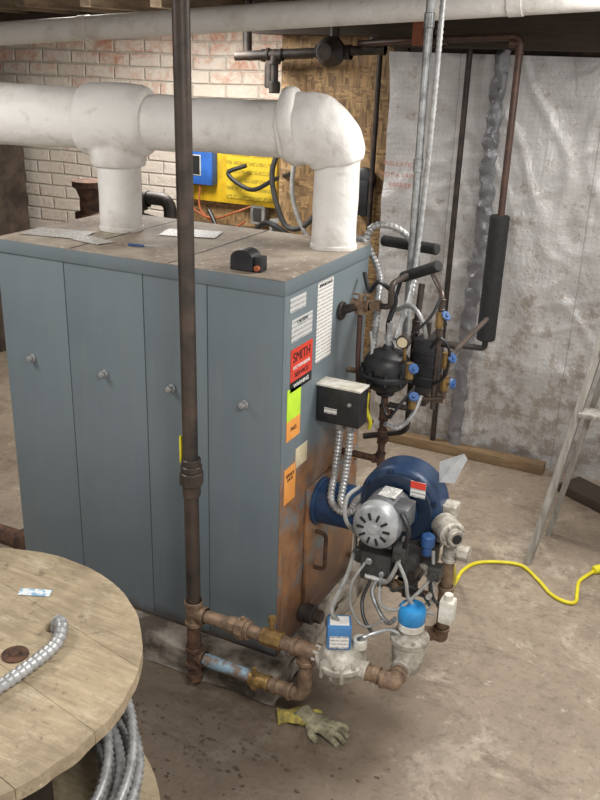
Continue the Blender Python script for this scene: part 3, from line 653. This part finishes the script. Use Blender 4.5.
fin(b,'foil_wrapped_duct',m_foild,label="crumpled dark foil-wrapped line running down the foil wall",cat="pipe insulation",ang=25)
ux=-.665
ov=thing('overhead_valve',(ux,1.75,1.75),"dark round iron pump body on a horizontal pipe near the ceiling","valve")
b=B(); lathe(b,[(0,0),(.045,0),(.062,.02),(.062,.05),(.04,.075),(.034,.1),(0,.1)],(ux,1.72,1.83),(0,-1,0),24); tee(b,(ux,1.72,1.83),.024,[(-1,0,0),(1,0,0)],L=.08); cyl(b,(ux,1.72,1.83),(ux,1.72,CB),.02); fin(b,'valve_body',m_black,parent=ov)
b=B(); cyl(b,(-1.15,1.72,1.80),(-.45,1.72,1.845),.020)
tee(b,(-.48,1.72,1.845),.018,[(-1,0,0),(1,0,0),(0,0,1)],L=.05); tee(b,(-.95,1.72,1.812),.02,[(-1,0,0),(1,0,0),(0,0,-1)],L=.04); cyl(b,(-.95,1.72,1.80),(-.95,1.72,1.68),.016); cyl(b,(-.95,1.72,1.70),(-.95,1.72,1.65),.026,ch=.004)
fin(b,'pipe',m_black,parent=ov)
b=B(); cyl(b,(-1.25,2.0,1.80),(-.9,2.0,1.82),.022); tee(b,(-1.12,2.0,1.805),.022,[(-1,0,0),(1,0,0),(0,0,-1)],L=.05); cyl(b,(-1.12,2.0,1.76),(-1.12,2.0,1.66),.03,ch=.004); cyl(b,(-1.25,2.0,1.80),(-1.25,2.0,CB),.022); fin(b,'iron_pipe',m_black,label="black iron pipe with drop tee high on the wall",cat="pipe")
box('pipe_bracket',mat('rusty_bracket','8a5238','6a3a28',.8),-.24,-.205,1.5,1.54,1.86,CB,.004,label="small rust-brown hanging bracket under the joists",cat="bracket")
# ---------------- electrical on back wall
box('panel_board',m_osb,-1.85,-1.22,2.36,2.399,.90,1.37,.003,label="plywood backing board fixed on the brick wall",cat="board")
yp=thing('fuse_board',(-1.5,2.34,1.03),"yellow electrical board with printed chart on the brick wall","electrical board")
box('back_plate',m_yboard,-1.84,-1.24,2.31,2.36,1.03,1.35,.004,parent=yp)
box('printed_chart',m_laby,-1.55,-1.26,2.306,2.31,1.06,1.33,parent=yp,smooth=False)
bb=thing('blue_controller',(-1.7,2.28,1.12),"bright blue electronic controller box on the yellow board","controller")
box('controller_housing',m_ltblue,-1.82,-1.61,2.25,2.31,1.125,1.31,.008,parent=bb)
b=B(); abox(b,-1.80,-1.68,2.246,2.2505,1.175,1.285); p=fin(b,'screen_frame',m_white,parent=bb)
b=B(); abox(b,-1.795,-1.685,2.244,2.2465,1.18,1.28); fin(b,'screen',m_ink,parent=p)
for i,(x,z) in enumerate(((-1.40,.93),(-1.28,.86))):
    q=thing('junction_box',(x+.045,2.36,z),"small grey electrical junction box on the wall","junction box","grey junction boxes")
    b=B(); abox(b,x,x+.09,2.31,2.37,z,z+.11,.006); fin(b,'box_body',m_grey,parent=q)
    b=B(); abox(b,x+.02,x+.07,2.305,2.311,z+.02,z+.09,.002); fin(b,'cover_plate',m_dgrey,parent=q)
gw="loose cables behind the boiler"
cb2=[([(-1.4,2.26,1.25),(-1.5,2.24,1.2),(-1.35,2.23,1.13),(-1.2,2.22,1.2),(-1.05,2.1,1.25)],m_blackpl,.012),
([(-1.75,2.27,1.12),(-1.74,2.25,1.0),(-1.6,2.24,.95),(-1.45,2.25,1.0),(-1.38,2.28,1.03)],m_cord,.006),
([(-1.70,2.27,1.12),(-1.68,2.25,.98),(-1.5,2.24,.9),(-1.4,2.25,.95)],m_cord,.006),
([(-1.05,2.05,1.45),(-1.12,2.03,1.25),(-1.05,2.03,1.02),(-.95,2.03,1.0),(-.85,2.04,1.1)],m_dgrey,.014),
([(-1.0,2.05,1.4),(-1.0,2.03,1.15),(-.9,2.03,.95),(-.75,2.05,.9)],m_grey,.012),
([(-1.6,2.2,1.0),(-1.45,2.15,.85),(-1.2,2.1,.92),(-1.1,2.1,.8)],m_blackpl,.012),
([(-1.3,2.15,.90),(-1.15,2.05,1.0),(-.95,2.05,.93),(-.8,2.06,1.02)],m_blackpl,.014)]
for p,m,r in cb2: cable('cable',p,r,m,"loose cable looping on the wall behind the boiler",group=gw)
b=B(); lathe(b,[(0,0),(.055,0),(.06,.006),(.06,.03),(.05,.036),(0,.036)],(-.66,2.149,1.25),(0,-1,0),28); abox(b,-.69,-.63,2.11,2.149,1.08,1.25,.006); fin(b,'round_gauge',m_blackpl,label="round black gauge mounted on the strand board",cat="gauge")
box('wood_batten',m_wooddark,-.53,-.46,2.08,2.15,0,CB,.003,label="vertical dark wooden stud beside the strand board",cat="stud")
b=B(); cyl(b,(-.60,2.10,CB),(-.62,2.10,.0),.012); fin(b,'water_pipe',m_black,label="thin black pipe running down the strand board",cat="pipe")
rv=thing('flanged_pipe',(-1.60,1.2,0),"rusty flanged cast-iron pipe standing behind the boiler","pipe")
b=B(); cyl(b,(-1.60,1.2,0),(-1.60,1.2,1.1),.035); fin(b,'pipe',m_rust,parent=rv)
b=B(); lathe(b,[(0,0),(.07,0),(.07,.025),(.045,.03),(.045,.09),(.06,.13),(.075,.14),(.075,.165),(0,.165)],(-1.60,1.2,1.10),(0,0,1),28); fin(b,'flange',m_rust,parent=rv)
b=B(); sweep(b,bend([(-1.34,1.2,0),(-1.34,1.2,1.22),(-1.17,1.2,1.22),(-1.17,1.2,1.0)],.05),.028,18); tee(b,(-1.33,1.2,1.215),.028,[(0,0,-1),(1,0,0)],L=.05); cyl(b,(-1.34,1.2,1.14),(-1.17,1.2,1.12),.016); 
fin(b,'header_pipe',m_black,label="black iron pipe loop rising behind the boiler",cat="pipe")
# ---------------- things on lid
ZT=1.2777
def paper(cx_,cy_,w,h,a,lb):
    b=B(); M=Matrix.Rotation(a,3,'Z')
    n=6; gg=[[b.verts.new(M@V((i/n-.5)*w,(j/n-.5)*h,0)+V(cx_,cy_,ZT+.002+.004*abs(noise.noise(V(i*.4+cx_*9,j*.4,0))))) for i in range(n+1)] for j in range(n+1)]
    for j in range(n):
        for i in range(n): b.faces.new((gg[j][i],gg[j][i+1],gg[j+1][i+1],gg[j+1][i]))
    fin(b,'paper_sheet',m_paper,label=lb,cat="paper",group="papers on the boiler top")
paper(-.87,.15,.2,.12,.2,"creased white paper lying on the boiler top")
paper(-.71,.12,.12,.07,-.2,"small white paper lying on the boiler top")
paper(-.53,.38,.18,.11,.3,"white printed sheet on the boiler top near the vent")
pn=thing('pen',(-.54,.13,ZT),"slim blue and silver pen lying on the boiler top","pen")
b=B(); cyl(b,(-.58,.12,ZT+.005),(-.53,.13,ZT+.005),.004,seg=10); fin(b,'barrel',m_bluev,parent=pn)
b=B(); cyl(b,(-.53,.13,ZT+.005),(-.49,.14,ZT+.005),.0035,.001,seg=10); fin(b,'tip',m_silver,parent=pn)
cl=thing('sensor_cover',(-.14,.06,ZT),"black curved plastic cap with brown terminal sitting on the boiler edge","cover")
b=B(); n=14; pr=[]
for i in range(n+1):
    a=math.pi*i/n; pr.append((-.145+.034*math.cos(a),ZT+.032+.024*math.sin(a)))
pr=[(-.111,ZT+.001)]+pr+[(-.179,ZT+.001)]
ra=[b.verts.new((x,.03,z)) for x,z in pr]; rb=[b.verts.new((x,.080,z)) for x,z in pr]
for i in range(len(pr)): j=(i+1)%len(pr); b.faces.new((ra[i],ra[j],rb[j],rb[i]))
b.faces.new(ra); b.faces.new(rb[::-1]); fin(b,'cap_shell',m_blackpl,parent=cl)
b=B(); abox(b,-.112,-.088,.035,.07,ZT+.001,ZT+.042,.004); fin(b,'cap_arm',m_blackpl,parent=cl)
b=B(); cyl(b,(-.098,.036,ZT+.013),(-.098,.024,ZT+.013),.008,ch=.002); fin(b,'terminal',m_cord,parent=cl)
# ---------------- cable spool
SX,SY,SR=-.415,-.89,.473; ZS=.55
sp=thing('cable_spool',(SX,SY,0),"large round wooden cable spool standing on end, worn plank flanges","cable spool")
def flange(z0,z1,name,SR=SR,nb=5):
    b=B(); w=2*SR/nb
    for k in range(nb):
        y0=-SR+k*w+.0006; y1=-SR+(k+1)*w-.0006
        pts=[]; m=30
        def rr(a): return SR-.008*max(0,noise.noise(V(math.cos(a)*7,math.sin(a)*7,z0*3)))
        for i in range(m+1):
            y=y0+(y1-y0)*i/m; x=math.sqrt(max(0,SR*SR-y*y)); q_=rr(math.atan2(y,x))/SR; pts.append((x*q_,y*q_ if 0<i<m else y))
        for i in range(m+1):
            y=y1+(y0-y1)*i/m; x=-math.sqrt(max(0,SR*SR-y*y)); q_=rr(math.atan2(y,x))/SR; pts.append((x*q_,y*q_ if 0<i<m else y))
        q=[]
        for p in pts:
            if not q or (abs(p[0]-q[-1][0])+abs(p[1]-q[-1][1]))>1e-4: q.append(p)
        if abs(q[0][0]-q[-1][0])+abs(q[0][1]-q[-1][1])<1e-4: q.pop()
        dz=random.uniform(-.0008,.0008)
        lo=[b.verts.new((SX+x,SY+y,z0)) for x,y in q]; hi=[b.verts.new((SX+x,SY+y,z1+dz)) for x,y in q]
        b.faces.new(lo[::-1]); b.faces.new(hi)
        for i in range(len(q)): j=(i+1)%len(q); b.faces.new((lo[i],lo[j],hi[j],hi[i]))
    M=Matrix.Translation(V(SX,SY,0))@Matrix.Rotation(math.radians(-12),4,'Z')@Matrix.Translation(V(-SX,-SY,0)); b.transform(M)
    return fin(b,name,m_spool,parent=sp,smooth=False)
f1=flange(ZS-.032,ZS,'top_flange')
flange(.004,.036,'bottom_flange',.50)
cb_=B(); cyl(cb_,(-.245,-.66,ZS-.06),(-.245,-.66,ZS+.02),.028,seg=24); cut=fin(cb_,'cutter',m_ink)
md=f1.modifiers.new('b','BOOLEAN'); md.object=cut; md.operation='DIFFERENCE'; md.solver='EXACT'
bpy.context.view_layer.update()
me=bpy.data.meshes.new_from_object(f1.evaluated_get(bpy.context.evaluated_depsgraph_get())); f1.modifiers.clear(); f1.data=me; bpy.data.objects.remove(cut)
b=B(); cyl(b,(SX,SY,.036),(SX,SY,ZS-.032),.24,seg=40); fin(b,'drum',m_wooddark,parent=sp)
b=B(); lathe(b,[(0,0),(.03,0),(.03,.003),(.014,.004),(.012,.010),(0,.010)],(-.2535,-.787,ZS),(0,0,1),24); fin(b,'bolt_plate',m_rust,parent=sp)
b=B(); M=Matrix.Rotation(.4,3,'Z'); abox(b,-.04,.04,-.014,.014,0,.001)
for v in b.verts: v.co=M@v.co+V(-.382,-.58,ZS+.001)
fin(b,'tape_scrap',mat('blue_white_tape','d4dadb','7fa6c4',.6,0,60,.5,.55),parent=sp)
b=B(); pts=[]
NT_=11
for i in range(1100):
    t=i/1099; a=t*2*math.pi*NT_+1.0; r=.410+.040*math.sin(a*.37+1)+.010*math.sin(3*a+t*9); pts.append(V(SX+r*math.cos(a),SY+r*math.sin(a),.058+.22*t+.016*math.sin(a*2+t*5)))
sweep(b,pts,.0140,10,rib=.0090,rk=.70)
fin(b,'coiled_conduit',m_flex,label="coil of silver flexible armoured cable wound on the spool",cat="cable",ang=80)
cable('armoured_cable',[(-.30,-1.15,ZS+.017),(-.215,-1.0,ZS+.017),(-.192,-.90,ZS+.017),(-.183,-.81,ZS+.017),(-.183,-.735,ZS+.018),(-.205,-.685,ZS+.026),(-.235,-.665,ZS+.018),(-.246,-.66,ZS-.03)],.0165,m_flex,"silver armoured cable lying on the spool and entering its hole","cable",rib=.008)
# ---------------- ladder
la=thing('step_ladder',(.8,1.3,0),"weathered grey wooden step ladder standing open beside the foil wall","ladder")
def rail(name,p0,p1,w,d):
    b=B(); p0=Vector(p0);p1=Vector(p1); ax=(p1-p0).normalized(); sx=V(1,0,0); sx=(sx-ax*sx.dot(ax)).normalized(); sy=ax.cross(sx)
    vs=[[b.verts.new(p+sx*a*w/2+sy*c*d/2) for a,c in ((-1,-1),(1,-1),(1,1),(-1,1))] for p in (p0,p1)]
    b.faces.new(vs[0][::-1]); b.faces.new(vs[1])
    for i in range(4): j=(i+1)%4; b.faces.new((vs[0][i],vs[0][j],vs[1][j],vs[1][i]))
    return fin(b,name,m_woodgrey,parent=la,smooth=False)
def fr(s,z): return V(.535+.145*z,1.11+.10*z,z) if s<0 else V(1.16-.145*z,1.11+.10*z,z)
def bk(s,z): return V(.56+.16*z,1.36-.09*z,z) if s<0 else V(1.10-.16*z,1.36-.09*z,z)
for s in (-1,1):
    rail('front_rail',fr(s,.0),fr(s,1.5),.026,.065); rail('rear_leg',bk(s,.0),bk(s,1.45),.022,.040)
for z in (.62,.86,1.10,1.34):
    a=fr(-1,z);c=fr(1,z); box('step',m_woodgrey,a.x+.005,c.x-.005,a.y-.04,a.y+.04,z,z+.018,.002,parent=la)
    a=bk(-1,z-.05);c=bk(1,z-.05)
    if z>.7: box('rear_brace',m_woodgrey,a.x,c.x,a.y-.01,a.y+.01,z-.06,z-.035,.002,parent=la)
a=fr(-1,1.5);c=fr(1,1.5); box('top_cap',m_woodgrey,a.x-.04,c.x+.04,a.y-.09,a.y+.11,1.5,1.525,.003,parent=la)
# ---------------- yellow cord
yc=thing('extension_cord',(.6,1.0,0),"yellow extension cord lying across the concrete floor","cord")
cable('cord',[(.47,.16,.50),(.46,.25,.40),(.40,.5,.2),(.335,.80,.02),(.33,.90,.008),(.36,.98,.008),(.43,1.03,.008),(.52,1.05,.008),(.60,.98,.008),(.66,.91,.008),(.715,.885,.008),(.75,.90,.008),(.745,.97,.008),(.74,1.05,.008),(.775,1.14,.010),(.80,1.17,.02)],.0068,m_yellow,'',parent=yc,n=12)
b=B(); cyl(b,(.775,1.14,.016),(.815,1.19,.016),.016,ch=.004); fin(b,'plug',m_yellow,parent=yc)
b=B(); cyl(b,(.812,1.186,.016),(.835,1.215,.016),.013,ch=.002); fin(b,'plug_cap',m_white,parent=yc)
cable('appliance_cord',[(.80,1.19,.008),(.86,1.16,.008),(.95,1.2,.008),(1.2,1.3,.008)],.006,m_grey,"grey cord joined to the yellow plug on the floor","cord")
# ---------------- gloves
def glove(name,o,ang,m,label,sc=1,flip=1):
    b=B(); O=Vector(o); M=Matrix.Rotation(ang,3,'Z')
    def P(x,y,z): return M@(V(x*flip,y,z)*sc)+O
    bmesh.ops.create_uvsphere(b,u_segments=20,v_segments=12,radius=1,matrix=Matrix.Translation(O+V(0,0,.014))@M.to_4x4()@Matrix.Diagonal((.048*sc,.052*sc,.014,1)))
    fs=[(-.036,.112,.010,.4),(-.013,.124,.014,.0),(.011,.117,.008,-.2),(.034,.098,.012,-.5)]
    for x,L,z,c in fs:
        sweep(b,smoothp([P(x*.75,.02,.014),P(x,.06,.016+z*.5),P(x*1.3+c*.01,L*.8,.014+z*.5),P(x*1.45+c*.02,L,.011)],6),lambda t:(.0118-.002*t)*max(sc,.8),12)
    sweep(b,smoothp([P(-.03,-.02,.014),P(-.058,.010,.015),P(-.072,.04,.012)],6),lambda t:.013-.002*t,12)
    sweep(b,smoothp([P(0,-.03,.014),P(0,-.06,.015),P(.005,-.085,.014)],6),lambda t:.030*sc+.010*t,16)
    for v in b.verts:
        v.co+=noise.noise_vector(v.co*35)*.004
        if v.co.z>.024: v.co.z=.024+(v.co.z-.024)*.35
        v.co.z=max(.002,v.co.z)
    ob=fin(b,name,m,label=label,cat="glove",group="pair of work gloves on the floor")
    return remesh(ob,.0026,1)
glove('work_glove',(.130,-.112,.0),math.radians(-70),m_glovey,"crumpled yellow fabric work glove on the floor by the pad",.66)
glove('work_glove',(.200,-.105,.0),math.radians(-100),m_gloveg,"dirty grey work glove with spread fingers on the concrete floor",.82,-1)
b=B(); cyl(b,(-1.6,.15,.10),(-1.045,.15,.10),.035,ch=.003); cyl(b,(-1.15,.15,.10),(-1.08,.15,.10),.05,ch=.004); fin(b,'floor_pipe',m_rust,label="rusty iron pipe entering the boiler side near the floor",cat="pipe")
b=B()
for i in range(220):
    a=random.gauss(0,1); c_=random.gauss(0,1); p=V(-.1+a*.24,-.30+c_*.13,.001); s=random.uniform(.0015,.006)
    if p.y>-.12: continue
    r=bmesh.ops.create_icosphere(b,subdivisions=1,radius=s)
    kx_=random.uniform(.8,2.2)
    for v in r['verts']: v.co=V(v.co.x*kx_,v.co.y,max(0,v.co.z*.5))+p
fin(b,'floor_debris',m_stone,label="crumbs of dirt and rust flakes on the damp floor",cat="debris",kind='stuff')
# ---------------- lights
def area(loc,e,size,rot=(0,0,0),col=(1,.975,.94)):  # unseen area lights added under the ceiling, no fixtures modelled
    l=bpy.data.lights.new('unseen_area_light','AREA'); l.energy=e; l.size=size; l.color=col
    o=bpy.data.objects.new('unseen_area_light',l); o.location=loc; o.rotation_euler=rot; SC.objects.link(o)
area((1.1,-1.3,2.1),48,.6,col=(1,.99,.97))
area((.9,.8,2.1),40,.6)
area((-1.5,1.5,1.97),38,.5)
area((-1.4,-.9,2.1),28,.7)
w=bpy.data.worlds.new('world'); bpy.context.scene.world=w; w.use_nodes=True
w.node_tree.nodes['Background'].inputs[0].default_value=(1,.985,.965,1); w.node_tree.nodes['Background'].inputs[1].default_value=1.05
# ---------------- camera
f,p,y,r=880.78,.37598,.44901,.03208
F=V(-math.sin(y)*math.cos(p),math.cos(y)*math.cos(p),-math.sin(p)); rt=V(math.cos(y),math.sin(y),0); up=rt.cross(F)
c,s=math.cos(r),math.sin(r); R_=rt*c+up*s; U_=up*c-rt*s
cd=bpy.data.cameras.new('camera'); cd.sensor_fit='VERTICAL'; cd.sensor_height=24; cd.lens=24*f/800; cd.clip_start=.05
co=bpy.data.objects.new('camera',cd); SC.objects.link(co)
co.matrix_world=Matrix(((R_.x,U_.x,-F.x,1.00745),(R_.y,U_.y,-F.y,-1.97647),(R_.z,U_.z,-F.z,1.82493),(0,0,0,1)))
bpy.context.scene.camera=co
bpy.context.scene.view_settings.view_transform='Standard'
